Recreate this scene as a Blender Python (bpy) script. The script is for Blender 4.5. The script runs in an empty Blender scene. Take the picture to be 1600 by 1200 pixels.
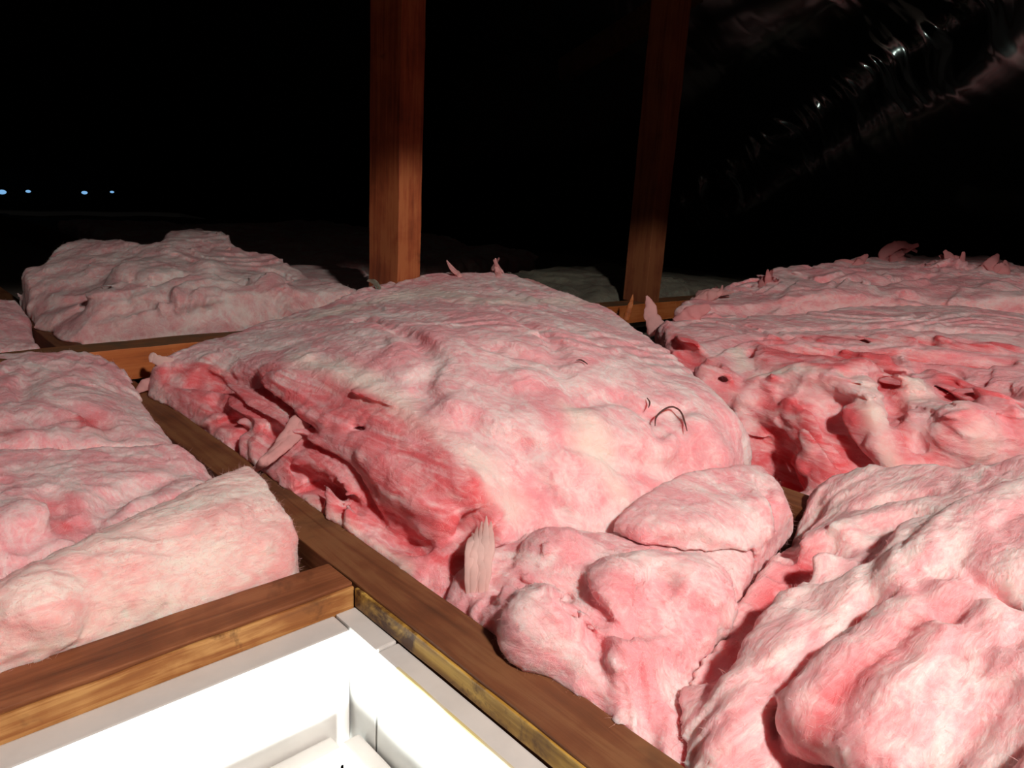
import bpy, bmesh, math
import numpy as np
import openvdb as vdb
from mathutils import Matrix, Vector

sc = bpy.context.scene
COL = sc.collection

# ---------------------------------------------------------------- camera
F = 1167.2
CAMZ = 0.37
_va = np.array([-1130.0, -386.0, F]); _va /= np.linalg.norm(_va)
_vb = np.array([1290.0, -247.0, F]); _vb /= np.linalg.norm(_vb)
R3 = np.array([_vb, _va, np.cross(_vb, _va)])          # photo ray -> world (x right-far, y left-far, z up)
_u, _s, _v = np.linalg.svd(R3); R3 = _u @ _v
O = np.array([0, 0, CAMZ])
cam_d = bpy.data.cameras.new('camera'); cam = bpy.data.objects.new('camera', cam_d); COL.objects.link(cam)
cam_d.sensor_width = 36; cam_d.lens = 36 * F / 1600; cam_d.clip_start = 0.01; cam_d.clip_end = 60
m = Matrix.Identity(4)
for i in range(3):
    m[i][0] = R3[i, 0]; m[i][1] = -R3[i, 1]; m[i][2] = -R3[i, 2]
m[2][3] = CAMZ
cam.matrix_world = m
sc.camera = cam

# ---------------------------------------------------------------- world, lamps, exposure
w = bpy.data.worlds.new('world'); sc.world = w; w.use_nodes = True
w.node_tree.nodes['Background'].inputs[0].default_value = (0.05, 0.04, 0.035, 1)
w.node_tree.nodes['Background'].inputs[1].default_value = 0.006
vs = sc.view_settings
vs.view_transform = 'Standard'; vs.look = 'None'; vs.gamma = 1; vs.exposure = 0.0; vs.use_curve_mapping = False

def lamp(name, kind, loc, target, energy, color, size):
    d = bpy.data.lights.new(name, kind); o = bpy.data.objects.new(name, d); COL.objects.link(o)
    o.location = loc; d.energy = energy; d.color = color
    o.rotation_euler = (Vector(target) - Vector(loc)).to_track_quat('-Z', 'Y').to_euler()
    if kind == 'AREA': d.size = size
    else: d.shadow_soft_size = size
    return o
# shaded work lamp hanging behind the camera: its shade cuts the beam about 14 degrees under the horizon
wl = lamp('hanging_work_lamp', 'SPOT', (0.20, -0.50, 1.00), (0.20, -0.499, 0), 98, (1.0, 0.88, 0.80), 0.05)
wl.data.spot_size = math.radians(146.9); wl.data.spot_blend = 0.03
# small torch held at the hatch, pointing up at the black underlay on the right
hl = lamp('hand_torch', 'SPOT', (0.06, -0.06, 0.42), (3.85, 1.64, 1.03), 14.0, (0.80, 1.0, 0.88), 0.008)
hl.data.spot_size = math.radians(26); hl.data.spot_blend = 1.0
# ceiling lamp of the room under the hatch, shining up through the opening
rl = lamp('room_lamp_below', 'AREA', (-0.04, 0.02, -0.70), (0.12, 0.35, 0), 70, (0.93, 1.0, 0.95), 0.30)

# ---------------------------------------------------------------- small helpers
def ray(p):
    r = R3 @ np.array([p[0] - 800.0, p[1] - 600.0, F]); return r / np.linalg.norm(r)
def U(px, py, z):
    r = ray((px, py)); t = (z - CAMZ) / r[2]; return O + r * t
def tag(o, label=None, cat=None, group=None, kind=None):
    if label: o['label'] = label
    if cat: o['category'] = cat
    if group: o['group'] = group
    if kind: o['kind'] = kind
    return o
def link(name, me, mat, parent=None):
    o = bpy.data.objects.new(name, me); COL.objects.link(o)
    if mat: me.materials.append(mat)
    if parent: o.parent = parent
    return o
def empty(name, loc=(0, 0, 0)):
    o = bpy.data.objects.new(name, None); COL.objects.link(o); o.location = loc; o.empty_display_size = .05
    return o
def mesh_np(name, P, Q, smooth=True):
    me = bpy.data.meshes.new(name)
    n, k = Q.shape
    me.vertices.add(len(P)); me.vertices.foreach_set('co', P.astype(np.float32).ravel())
    me.loops.add(n * k); me.loops.foreach_set('vertex_index', Q.astype(np.int32).ravel())
    me.polygons.add(n); me.polygons.foreach_set('loop_start', np.arange(0, n * k, k, dtype=np.int32))
    me.update(calc_edges=True)
    if smooth: me.polygons.foreach_set('use_smooth', np.ones(n, dtype=bool))
    return me

# vectorised lattice noise, about -1..1
_rng = np.random.RandomState(7)
LAT = (_rng.rand(64, 64, 64).astype(np.float32) * 2 - 1)
LATF = LAT.ravel()
def noise(x, y, z):
    xi = np.floor(x); yi = np.floor(y); zi = np.floor(z)
    fx = (x - xi).astype(np.float32); fy = (y - yi).astype(np.float32); fz = (z - zi).astype(np.float32)
    fx = fx * fx * (3 - 2 * fx); fy = fy * fy * (3 - 2 * fy); fz = fz * fz * (3 - 2 * fz)
    xi = xi.astype(np.int64) & 63; yi = yi.astype(np.int64) & 63; zi = zi.astype(np.int64) & 63
    x1 = (xi + 1) & 63; y1 = (yi + 1) & 63; z1 = (zi + 1) & 63
    def g(a, b, c): return LATF[(a * 64 + b) * 64 + c]
    a = g(xi, yi, zi) * (1 - fx) + g(x1, yi, zi) * fx
    b = g(xi, y1, zi) * (1 - fx) + g(x1, y1, zi) * fx
    c = g(xi, yi, z1) * (1 - fx) + g(x1, yi, z1) * fx
    d = g(xi, y1, z1) * (1 - fx) + g(x1, y1, z1) * fx
    return ((a * (1 - fy) + b * fy) * (1 - fz) + (c * (1 - fy) + d * fy) * fz)
def fbm(P, s, oct=3, seed=0.0):
    v = 0; a = 1; t = 0
    for o in range(oct):
        v = v + a * noise(P[:, 0] * s + seed + 13.7 * o, P[:, 1] * s + 5.1 * seed + 7.3 * o, P[:, 2] * s + 2.3 * seed + 3.9 * o)
        t += a; a *= .5; s *= 2.03
    return v / t

# ---------------------------------------------------------------- materials
def new_mat(name):
    mt = bpy.data.materials.new(name); mt.use_nodes = True
    nt = mt.node_tree; return mt, nt, nt.nodes['Principled BSDF']
def nd(nt, t, **kw):
    n = nt.nodes.new(t)
    for k, v in kw.items():
        if k in n.inputs: n.inputs[k].default_value = v
        else: setattr(n, k, v)
    return n
def ramp(nt, stops):
    r = nt.nodes.new('ShaderNodeValToRGB'); e = r.color_ramp.elements
    while len(e) < len(stops): e.new(.5)
    for el, (p, c) in zip(e, stops): el.position = p; el.color = (*c, 1)
    return r

def mat_wool(name, pale=(0.92, 0.72, 0.71), mid=(0.87, 0.44, 0.47), deep=(0.76, 0.15, 0.17), stretch=(1, 1, 1), rot=(0, 0, 0), scale=1.0):
    mt, nt, b = new_mat(name); L = nt.links.new
    tc = nd(nt, 'ShaderNodeTexCoord')
    mp = nd(nt, 'ShaderNodeMapping'); mp.inputs['Scale'].default_value = stretch; mp.inputs['Rotation'].default_value = rot
    L(tc.outputs['Object'], mp.inputs['Vector'])
    n1 = nd(nt, 'ShaderNodeTexNoise', Scale=9 * scale, Detail=5, Roughness=.6, Distortion=1.6); L(mp.outputs[0], n1.inputs['Vector'])
    n2 = nd(nt, 'ShaderNodeTexNoise', Scale=42 * scale, Detail=6, Roughness=.68, Distortion=2.2); L(mp.outputs[0], n2.inputs['Vector'])
    mx = nd(nt, 'ShaderNodeMath', operation='MULTIPLY_ADD'); L(n2.outputs[0], mx.inputs[0]); mx.inputs[1].default_value = .55
    L(n1.outputs[0], mx.inputs[2])
    rose = tuple(c * q for c, q in zip(mid, (.98, .80, .82)))
    r = ramp(nt, [(.60, rose), (.72, mid), (.82, tuple((p + q) / 2 for p, q in zip(pale, mid))), (.95, pale)]); L(mx.outputs[0], r.inputs[0])
    ap = nd(nt, 'ShaderNodeAttribute', attribute_name='pale')
    mp_ = nd(nt, 'ShaderNodeMix', data_type='RGBA'); L(ap.outputs['Fac'], mp_.inputs[0]); L(r.outputs[0], mp_.inputs[6]); mp_.inputs[7].default_value = (.93, .76, .69, 1)
    at = nd(nt, 'ShaderNodeAttribute', attribute_name='torn')
    n3 = nd(nt, 'ShaderNodeTexNoise', Scale=30 * scale, Detail=5, Roughness=.6, Distortion=1.0)
    m2 = nd(nt, 'ShaderNodeMapping'); m2.inputs['Scale'].default_value = (1, .25, 2.0); L(tc.outputs['Object'], m2.inputs['Vector'])
    L(m2.outputs[0], n3.inputs['Vector'])
    r3 = ramp(nt, [(.42, (.98, .98, .98)), (.52, (.60, .60, .60)), (.64, (.12, .12, .12))]); L(n3.outputs[0], r3.inputs[0])
    mm = nd(nt, 'ShaderNodeMath', operation='MULTIPLY'); L(at.outputs['Fac'], mm.inputs[0]); L(r3.outputs[0], mm.inputs[1])
    mix = nd(nt, 'ShaderNodeMix', data_type='RGBA'); L(mm.outputs[0], mix.inputs[0]); L(mp_.outputs[2], mix.inputs[6]); mix.inputs[7].default_value = (*deep, 1)
    L(mix.outputs[2], b.inputs['Base Color'])
    b.inputs['Roughness'].default_value = .7; b.inputs['Specular IOR Level'].default_value = .10
    b.inputs['Subsurface Weight'].default_value = .9
    b.inputs['Subsurface Radius'].default_value = (1.0, .50, .46); b.inputs['Subsurface Scale'].default_value = .011
    # fibre relief: fine matted strands plus sparse raised threads
    w1 = nd(nt, 'ShaderNodeTexNoise', Scale=120, Detail=7, Roughness=.72, Distortion=2.5); L(mp.outputs[0], w1.inputs['Vector'])
    w2 = nd(nt, 'ShaderNodeTexNoise', Scale=36, Detail=6, Roughness=.6, Distortion=2.6); L(mp.outputs[0], w2.inputs['Vector'])
    w3 = nd(nt, 'ShaderNodeTexNoise', Scale=24, Detail=3, Roughness=.5, Distortion=3.0); w3.noise_type = 'RIDGED_MULTIFRACTAL'; L(mp.outputs[0], w3.inputs['Vector'])
    ad = nd(nt, 'ShaderNodeMath', operation='MULTIPLY_ADD'); L(w2.outputs[0], ad.inputs[0]); ad.inputs[1].default_value = 2.4; L(w1.outputs[0], ad.inputs[2])
    a2 = nd(nt, 'ShaderNodeMath', operation='MULTIPLY_ADD'); L(w3.outputs[0], a2.inputs[0]); a2.inputs[1].default_value = .55; L(ad.outputs[0], a2.inputs[2])
    bp = nd(nt, 'ShaderNodeBump', Strength=.6, Distance=.0030); L(a2.outputs[0], bp.inputs['Height']); L(bp.outputs[0], b.inputs['Normal'])
    return mt
def mat_fibre(name, col):
    mt, nt, b = new_mat(name); L = nt.links.new
    n = nd(nt, 'ShaderNodeTexNoise', Scale=40); tc = nd(nt, 'ShaderNodeTexCoord'); L(tc.outputs['Object'], n.inputs['Vector'])
    r = ramp(nt, [(.35, tuple(.9 * c for c in col)), (.65, col)]); L(n.outputs[0], r.inputs[0])
    d = nd(nt, 'ShaderNodeBsdfDiffuse'); t = nd(nt, 'ShaderNodeBsdfTranslucent'); L(r.outputs[0], d.inputs['Color']); L(r.outputs[0], t.inputs['Color'])
    m_ = nd(nt, 'ShaderNodeMixShader'); m_.inputs[0].default_value = .5; L(d.outputs[0], m_.inputs[1]); L(t.outputs[0], m_.inputs[2])
    L(m_.outputs[0], nt.nodes['Material Output'].inputs['Surface']); return mt

def mat_wood(name, a, c, d, axis='Y', rough=.6, stain=None, dust=0):
    """sawn timber: grain stretched along one axis"""
    mt, nt, b = new_mat(name); L = nt.links.new
    tc = nd(nt, 'ShaderNodeTexCoord'); mp = nd(nt, 'ShaderNodeMapping')
    s = {'X': (1.3, 26, 26), 'Y': (26, 1.3, 26), 'Z': (26, 26, 1.3)}[axis]
    mp.inputs['Scale'].default_value = s; L(tc.outputs['Object'], mp.inputs['Vector'])
    n1 = nd(nt, 'ShaderNodeTexNoise', Scale=2.6, Detail=8, Roughness=.65, Distortion=.6); L(mp.outputs[0], n1.inputs['Vector'])
    n2 = nd(nt, 'ShaderNodeTexNoise', Scale=9, Detail=4, Roughness=.6, Distortion=.3); L(tc.outputs['Object'], n2.inputs['Vector'])
    ad = nd(nt, 'ShaderNodeMath', operation='MULTIPLY_ADD'); L(n2.outputs[0], ad.inputs[0]); ad.inputs[1].default_value = .8; L(n1.outputs[0], ad.inputs[2])
    r = ramp(nt, [(.62, d), (.86, a), (1.12 if 0 else 1.0, c)]); L(ad.outputs[0], r.inputs[0])
    out = r.outputs[0]
    if stain:
        col, sc_, lo, hi = stain
        n3 = nd(nt, 'ShaderNodeTexNoise', Scale=sc_, Detail=5, Roughness=.7, Distortion=.5); L(tc.outputs['Object'], n3.inputs['Vector'])
        r3 = ramp(nt, [(lo, (0, 0, 0)), (hi, (1, 1, 1))]); L(n3.outputs[0], r3.inputs[0])
        mx = nd(nt, 'ShaderNodeMix', data_type='RGBA'); L(r3.outputs[0], mx.inputs[0]); L(out, mx.inputs[6]); mx.inputs[7].default_value = (*col, 1)
        out = mx.outputs[2]
    if dust:
        ge = nd(nt, 'ShaderNodeNewGeometry'); sp = nd(nt, 'ShaderNodeSeparateXYZ'); L(ge.outputs['True Normal'], sp.inputs[0])
        n4 = nd(nt, 'ShaderNodeTexNoise', Scale=18, Detail=4, Roughness=.6); L(tc.outputs['Object'], n4.inputs['Vector'])
        r4 = ramp(nt, [(.3, (.45 * dust,) * 3), (.65, (dust,) * 3)]); L(n4.outputs[0], r4.inputs[0])
        pw = nd(nt, 'ShaderNodeMath', operation='GREATER_THAN'); L(sp.outputs[2], pw.inputs[0]); pw.inputs[1].default_value = .7
        mu = nd(nt, 'ShaderNodeMath', operation='MULTIPLY'); L(pw.outputs[0], mu.inputs[0]); L(r4.outputs[0], mu.inputs[1])
        mx = nd(nt, 'ShaderNodeMix', data_type='RGBA'); L(mu.outputs[0], mx.inputs[0]); L(out, mx.inputs[6]); mx.inputs[7].default_value = (.105, .075, .045, 1)
        out = mx.outputs[2]
    L(out, b.inputs['Base Color']); b.inputs['Roughness'].default_value = rough
    b.inputs['Specular IOR Level'].default_value = .3
    bp = nd(nt, 'ShaderNodeBump', Strength=.5, Distance=.0012); L(n1.outputs[0], bp.inputs['Height']); L(bp.outputs[0], b.inputs['Normal'])
    return mt

M_wool = mat_wool('pink_glass_wool', stretch=(1.2, .7, 1.2))
M_wool_fold = mat_wool('pink_glass_wool_folded', pale=(.92, .74, .71), mid=(.87, .46, .48), stretch=(.5, 1.6, 1.2), rot=(0, 0, .1))
M_wool_rose = mat_wool('rose_glass_wool', pale=(.92, .66, .66), mid=(.87, .40, .43), deep=(.78, .13, .15), stretch=(1, .6, 1.5))
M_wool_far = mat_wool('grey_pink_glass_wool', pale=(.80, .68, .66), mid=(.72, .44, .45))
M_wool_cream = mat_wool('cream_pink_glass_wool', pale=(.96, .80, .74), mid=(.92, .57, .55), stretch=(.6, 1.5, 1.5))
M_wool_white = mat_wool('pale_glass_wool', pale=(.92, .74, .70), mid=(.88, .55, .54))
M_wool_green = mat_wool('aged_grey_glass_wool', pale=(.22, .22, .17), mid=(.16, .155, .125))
M_fibre = mat_fibre('loose_glass_fibre', (.93, .62, .61))
M_wisp = mat_fibre('wisp_pink', (.92, .56, .55)); M_wisp_rose = mat_fibre('wisp_rose', (.90, .44, .45)); M_wisp_pale = mat_fibre('wisp_pale', (.94, .72, .68))
JO_A, JO_C, JO_D = (.155, .052, .021), (.20, .083, .034), (.085, .030, .013)
M_joistY = mat_wood('brown_joist', JO_A, JO_C, JO_D, 'Y', dust=.12, stain=((.05, .022, .012), 5, .60, .75))
M_joistX = mat_wood('brown_trimmer', (.19, .064, .026), (.27, .10, .042), (.095, .032, .014), 'X', stain=((.06, .025, .012), 6, .62, .76))
M_gold = mat_wood('varnish_streaked_edge', (.40, .22, .04), (.66, .42, .10), (.16, .07, .02), 'Y', rough=.4, stain=((.10, .04, .015), 24, .46, .60))
M_amber = mat_wood('amber_waney_edge', (.30, .115, .034), (.50, .26, .09), (.15, .052, .018), 'X', rough=.5, stain=((.10, .04, .015), 16, .55, .68))
M_postd = mat_wood('dull_brown_post', (.17, .052, .022), (.21, .075, .03), (.08, .024, .010), 'Z')
M_binder = mat_wood('orange_brown_binder', (.40, .11, .028), (.46, .15, .045), (.22, .06, .02), 'X', dust=.95, stain=((.13, .05, .02), 5, .60, .8))
M_postm = mat_wood('red_brown_post', (.30, .075, .026), (.38, .12, .042), (.14, .034, .013), 'Z', stain=((.10, .03, .012), 8, .60, .74))

def mat_plain(name, col, rough=.5, var=None, bump=0):
    mt, nt, b = new_mat(name); L = nt.links.new
    tc = nd(nt, 'ShaderNodeTexCoord'); n = nd(nt, 'ShaderNodeTexNoise', Scale=30, Detail=4, Roughness=.6); L(tc.outputs['Object'], n.inputs['Vector'])
    r = ramp(nt, [(.35, var or tuple(.93 * c for c in col)), (.6, col)]); L(n.outputs[0], r.inputs[0]); L(r.outputs[0], b.inputs['Base Color'])
    b.inputs['Roughness'].default_value = rough
    if bump:
        bp = nd(nt, 'ShaderNodeBump', Strength=.3, Distance=bump); L(n.outputs[0], bp.inputs['Height']); L(bp.outputs[0], b.inputs['Normal'])
    return mt
M_white = mat_plain('white_gloss_paint', (.60, .58, .56), .35, (.56, .54, .52), .0006)
M_yellowed = mat_plain('yellowed_paint_edge', (.62, .52, .24), .5, (.62, .57, .44), .001)
M_ceiling = mat_plain('plasterboard_back', (.22, .19, .16), .9)
M_roof = mat_plain('black_roof_underlay', (.008, .008, .008), .16)
_b = M_roof.node_tree.nodes['Principled BSDF']; _b.inputs['Specular IOR Level'].default_value = .4; _b.inputs['Coat Weight'].default_value = 1.0; _b.inputs['Coat Roughness'].default_value = .11; _b.inputs['Coat IOR'].default_value = 1.9
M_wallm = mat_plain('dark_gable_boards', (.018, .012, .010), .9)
M_rafter = mat_wood('dark_rafter', (.085, .04, .018), (.12, .06, .03), (.04, .018, .01), 'X')

# ---------------------------------------------------------------- timber builder
def timber(name, lo, hi, mat, parent=None, bevel=.0015, wob=.0008, seg=.02, seed=1.0, frame=None, keep=None):
    """a sawn length: box subdivided along its length, arrises eased and slightly wavy; frame = optional 4x4 placing it"""
    lo = np.array(lo, float); hi = np.array(hi, float); ext = hi - lo; ax = int(np.argmax(ext))
    bm = bmesh.new()
    bmesh.ops.create_cube(bm, size=1)
    for v in bm.verts:
        v.co = Vector([(lo[i] + hi[i]) / 2 + v.co[i] * ext[i] for i in range(3)])
    bmesh.ops.bevel(bm, geom=[e for e in bm.edges], offset=bevel, segments=2, affect='EDGES', profile=.6)
    n = int(min(160, max(2, ext[ax] / seg)))
    for k in range(1, n):
        co = [0, 0, 0]; co[ax] = lo[ax] + ext[ax] * k / n; no = [0, 0, 0]; no[ax] = 1
        bmesh.ops.bisect_plane(bm, geom=bm.verts[:] + bm.edges[:] + bm.faces[:], plane_co=co, plane_no=no, dist=1e-6)
    P = np.array([v.co[:] for v in bm.verts])
    for i in range(3):
        if i == ax: continue
        side = np.sign(P[:, i] - (lo[i] + hi[i]) / 2)
        q = P.copy(); q[:, i] = side * .3; 
        P[:, i] += wob * fbm(q, 14, 3, seed + i * 3.1)
    for v, p in zip(bm.verts, P): v.co = p
    me = bpy.data.meshes.new(name); bm.to_mesh(me); bm.free()
    o = link(name, me, mat, parent)
    me.polygons.foreach_set('use_smooth', np.zeros(len(me.polygons), dtype=bool))
    if frame is not None: me.transform(frame)
    return o

# ---------------------------------------------------------------- setting
tag(timber('ceiling', (-.9, .60, -.13), (6.5, 6.5, -.105), M_ceiling, seg=.5), kind='structure')
tag(timber('ceiling', (.385, -1.2, -.13), (6.5, .598, -.105), M_ceiling, seg=.5), kind='structure')

def sheet(name, P0, P1, P2, P3, nu, nv, mat, amp=0.0, seed=0.0, fold=None):
    """a sheet with soft wrinkles between four corners (P0->P1 is u, P0->P3 is v)"""
    P0, P1, P2, P3 = [np.array(p, float) for p in (P0, P1, P2, P3)]
    u, v = np.meshgrid(np.linspace(0, 1, nu), np.linspace(0, 1, nv), indexing='ij'); u = u.ravel()[:, None]; v = v.ravel()[:, None]
    P = (P0 * (1 - u) + P1 * u) * (1 - v) + (P3 * (1 - u) + P2 * u) * v
    n = np.cross(P1 - P0, P3 - P0); n /= np.linalg.norm(n)
    if amp: P = P + n * fold(u[:, 0], v[:, 0])[:, None]
    idx = np.arange(nu * nv).reshape(nu, nv)
    Q = np.stack([idx[:-1, :-1], idx[1:, :-1], idx[1:, 1:], idx[:-1, 1:]], -1).reshape(-1, 4)
    return link(name, mesh_np(name, P, Q), mat)
def f_und(u, v):
    """drape of the underlay: a sagging diagonal belly crossed by tight pull wrinkles"""
    y = -1.5 + 5.7 * u; z = (-.12 + 3.02 * v) * 1.14
    a = (y - 1.65) * -.80 + (z - 1.14) * .60; c = (y - 1.65) * .60 + (z - 1.14) * .80      # along / across the belly
    P = np.stack([y * 1.0, z * 1.0, y * 0], 1)
    wr = np.stack([a * 13 + 2.2 * fbm(P, 3, 2, 2.), c * 2.2, y * 0], 1)
    near = np.exp(-(c / .20) ** 2) * np.clip((y - 1.15) / .2, 0, 1)
    return .10 * np.exp(-(c / .22) ** 2) * np.clip((y - .9) / .5, 0, 1) + .02 * fbm(P, 1.6, 2, 3.) + (.026 * near + .0015) * fbm(wr, 1.0, 3, 5.)
# two slopes of the roof, lined with black underlay, and the far wall
sr = sheet('wall_right', (5.3, -1.5, -.12), (3.39, 4.2, -.12), (2.36, 4.2, 2.9), (4.27, -1.5, 2.9), 700, 420, M_roof, 1, 0, f_und)
tag(sr, kind='structure')
s2 = sheet('wall_right', (3.39, 4.2, -.12), (2.45, 7.0, -.12), (1.42, 7.0, 2.9), (2.36, 4.2, 2.9), 20, 20, M_wallm); tag(s2, kind='structure')
sl = sheet('wall_far', (-3.0, 7.0, -.12), (4.6, 7.0, -.12), (4.6, 6.2, 3.4), (-3.0, 6.2, 3.4), 60, 40, M_wallm, 1, 0, lambda u, v: .02 * np.sin(u * 90))
tag(sl, kind='structure')
lf = sheet('wall_left', (-2.6, -1.5, -.12), (-2.6, 7.0, -.12), (-1.2, 7.0, 2.9), (-1.2, -1.5, 2.9), 60, 40, M_wallm, 1, 0, lambda u, v: .01 * np.sin(u * 60))
tag(lf, kind='structure')
rt = sheet('ceiling', (-1.3, -1.5, 2.8), (-1.3, 7.0, 2.8), (1.6, 7.0, 2.85), (4.4, -1.5, 2.85), 8, 8, M_wallm)
tag(rt, kind='structure')

# main joist: top face plus a chewed, varnish-streaked arris on the hatch side
jr = empty('ceiling_joist', (.353, .5, -.1)); tag(jr, 'long brown ceiling joist with a golden streaked edge, running beside the white hatch boards', 'joist')
JI = Matrix.Translation((-.353, -.5, .1))
jb = timber('beam', (.3292, -.3, -.104), (.378, 1.34, 0), M_joistY, jr, seg=.012, wob=.0012, seed=2, frame=JI)
je = timber('edge_strip', (.3266, -.3, -.0225), (.3300, .5385, -.0025), M_gold, jr, bevel=.0014, wob=.0016, seg=.006, seed=4, frame=JI)
je['label'] = 'golden varnish-streaked edge'
j2 = timber('ceiling_joist', (.330, 1.41, -.104), (.376, 5.5, 0), M_joistY, seed=7)
tag(j2, 'dull brown ceiling joist running away behind the raised cross beam on the left', 'joist')
j3 = timber('ceiling_joist', (.858, -.3, -.104), (.905, 5.5, -.004), M_joistY, seed=9)
tag(j3, 'ceiling joist mostly buried under pink insulation, showing in the dark hollow beside the central mound', 'joist')
tr = empty('hatch_trimmer', (0, .565, -.1)); tag(tr, 'reddish brown timber trimmer with amber waney edge above the white hatch lining, meeting the joist', 'timber beam')
TI = Matrix.Translation((0, -.565, .1))
timber('beam', (-.75, .5445, -.104), (.3275, .590, 0), M_joistX, tr, seg=.012, wob=.0011, seed=12, frame=TI)
te = timber('edge_strip', (-.75, .5402, -.06), (.3272, .5446, -.003), M_amber, tr, bevel=.0016, wob=.0022, seg=.006, seed=15, frame=TI)
te['label'] = 'amber waney edge'
# raised binder across the joists, sagging slightly to the right
bi = timber('ceiling_binder', (-.9, 1.346, 0.0), (3.4, 1.412, .055), M_binder, seed=21, wob=.0015)
me = bi.data
for v in me.vertices: v.co.z -= max(0, v.co.x - .45) * .017
tag(bi, 'long orange-brown cross beam lying over the joists, carrying the two upright posts', 'timber beam')

# posts (roof struts)
def post(loc, sx, sy, z0, z1, lean, label, seed, mat):
    o = timber('roof_post', (0, 0, z0), (sx, sy, z1), mat, seed=seed, wob=.0015, seg=.03)
    for v in o.data.vertices:
        v.co.x += loc[0] + lean[0] * v.co.z; v.co.y += loc[1] + lean[1] * v.co.z
    return tag(o, label, 'post')
post((.932, 1.362), .060, .115, .046, 2.2, (0, 0), 'nearer upright brown post rising behind the central pink mound', 31, M_postm)
post((1.82, 1.356), .070, .085, .03, 2.0, (.0, 0), 'farther dim brown post standing on the cross beam near the right-hand insulation', 33, M_postd)
# slanting rafters dimly seen under the roof
def beam_between(name, a, b, s, mat, label, cat, seed):
    a = Vector(a); b = Vector(b); Lh = (b - a).length
    o = timber(name, (0, -s[0] / 2, -s[1] / 2), (Lh, s[0] / 2, s[1] / 2), mat, seed=seed, seg=.05)
    o.data.transform((b - a).to_track_quat('X', 'Z').to_matrix().to_4x4()); o.data.transform(Matrix.Translation(a))
    return tag(o, label, cat)
ra = O + ray((880, 110)) * 3.6; rb = O + ray((1090, -20)) * 3.0
beam_between('rafter_brace', ra, rb, (.05, .09), M_rafter, 'dim slanting brace high up between the two posts', 'brace', 41)

# hatch lining boards
tag(timber('hatch_lining_board', (-.45, .511, -.165), (.3045, .5395, -.024), M_white, bevel=.002, wob=.0003, seed=51), 'long white lining board under the reddish trimmer', 'board', 'white boards lining the hatch')
tag(timber('hatch_lining_board', (.3062, .4715, -.165), (.3275, .5395, -.0235), M_white, bevel=.0018, wob=.0003, seed=52), 'short white lining block in the hatch corner between the two long boards', 'board', 'white boards lining the hatch')
b3 = empty('hatch_lining_board', (.317, .2, -.16)); tag(b3, 'long white lining board with a yellowed top edge, beside the golden joist edge', 'board', 'white boards lining the hatch')
BI = Matrix.Translation((-.317, -.2, .16))
timber('board', (.3062, -.35, -.165), (.3275, .4695, -.024), M_white, b3, bevel=.002, wob=.0003, seed=53, frame=BI)
ye = timber('painted_edge', (.3045, -.35, -.034), (.3075, .44, -.0222), M_yellowed, b3, bevel=.0012, wob=.0010, seg=.006, seed=55, frame=BI)
ye['label'] = 'yellowed paint edge'
tag(timber('hatch_stop_batten', (-.45, .490, -.165), (.2830, .508, -.1225), M_white, bevel=.0022, wob=.0003, seed=56), 'white stop batten low in the hatch, along the trimmer side', 'batten', 'stop battens in the hatch')
tag(timber('hatch_stop_batten', (.2868, -.35, -.165), (.3035, .494, -.1215), M_white, bevel=.0022, wob=.0003, seed=57), 'white stop batten low in the hatch, along the joist side', 'batten', 'stop battens in the hatch')

# ---------------------------------------------------------------- glass wool sculpting
def smax(a, b, k): h = np.clip(.5 + .5 * (a - b) / k, 0, 1); return b + (a - b) * h + k * h * (1 - h)
def smin(a, b, k): return -smax(-a, -b, k)

def tps(ctrl, X, Y, lam=2e-4):
    A = np.asarray(ctrl, float); n = len(A)
    d = np.hypot(A[:, None, 0] - A[None, :, 0], A[:, None, 1] - A[None, :, 1])
    K = np.where(d > 0, d * d * np.log(d + 1e-12), 0) + lam * np.eye(n)
    Pm = np.c_[np.ones(n), A[:, :2]]
    S = np.block([[K, Pm], [Pm.T, np.zeros((3, 3))]])
    wv = np.linalg.solve(S, np.r_[A[:, 2], 0, 0, 0])
    out = wv[n] + wv[n + 1] * X + wv[n + 2] * Y
    for i in range(n):
        d = np.hypot(X - A[i, 0], Y - A[i, 1]); out = out + wv[i] * d * d * np.log(d + 1e-12)
    return np.clip(out, A[:, 2].min() - .02, A[:, 2].max() + .015)
def poly_sd(poly, X, Y):
    P = np.asarray(poly, float); n = len(P); d = np.full(X.shape, 1e9); ins = np.zeros(X.shape, bool)
    for i in range(n):
        a = P[i]; b = P[(i + 1) % n]; e = b - a
        t = np.clip(((X - a[0]) * e[0] + (Y - a[1]) * e[1]) / (e @ e + 1e-12), 0, 1)
        d = np.minimum(d, np.hypot(X - a[0] - t * e[0], Y - a[1] - t * e[1]))
        c = (a[1] > Y) != (b[1] > Y)
        ins ^= c & (X < (b[0] - a[0]) * (Y - a[1]) / (b[1] - a[1] + 1e-15) + a[0])
    return np.where(ins, -d, d)

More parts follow.
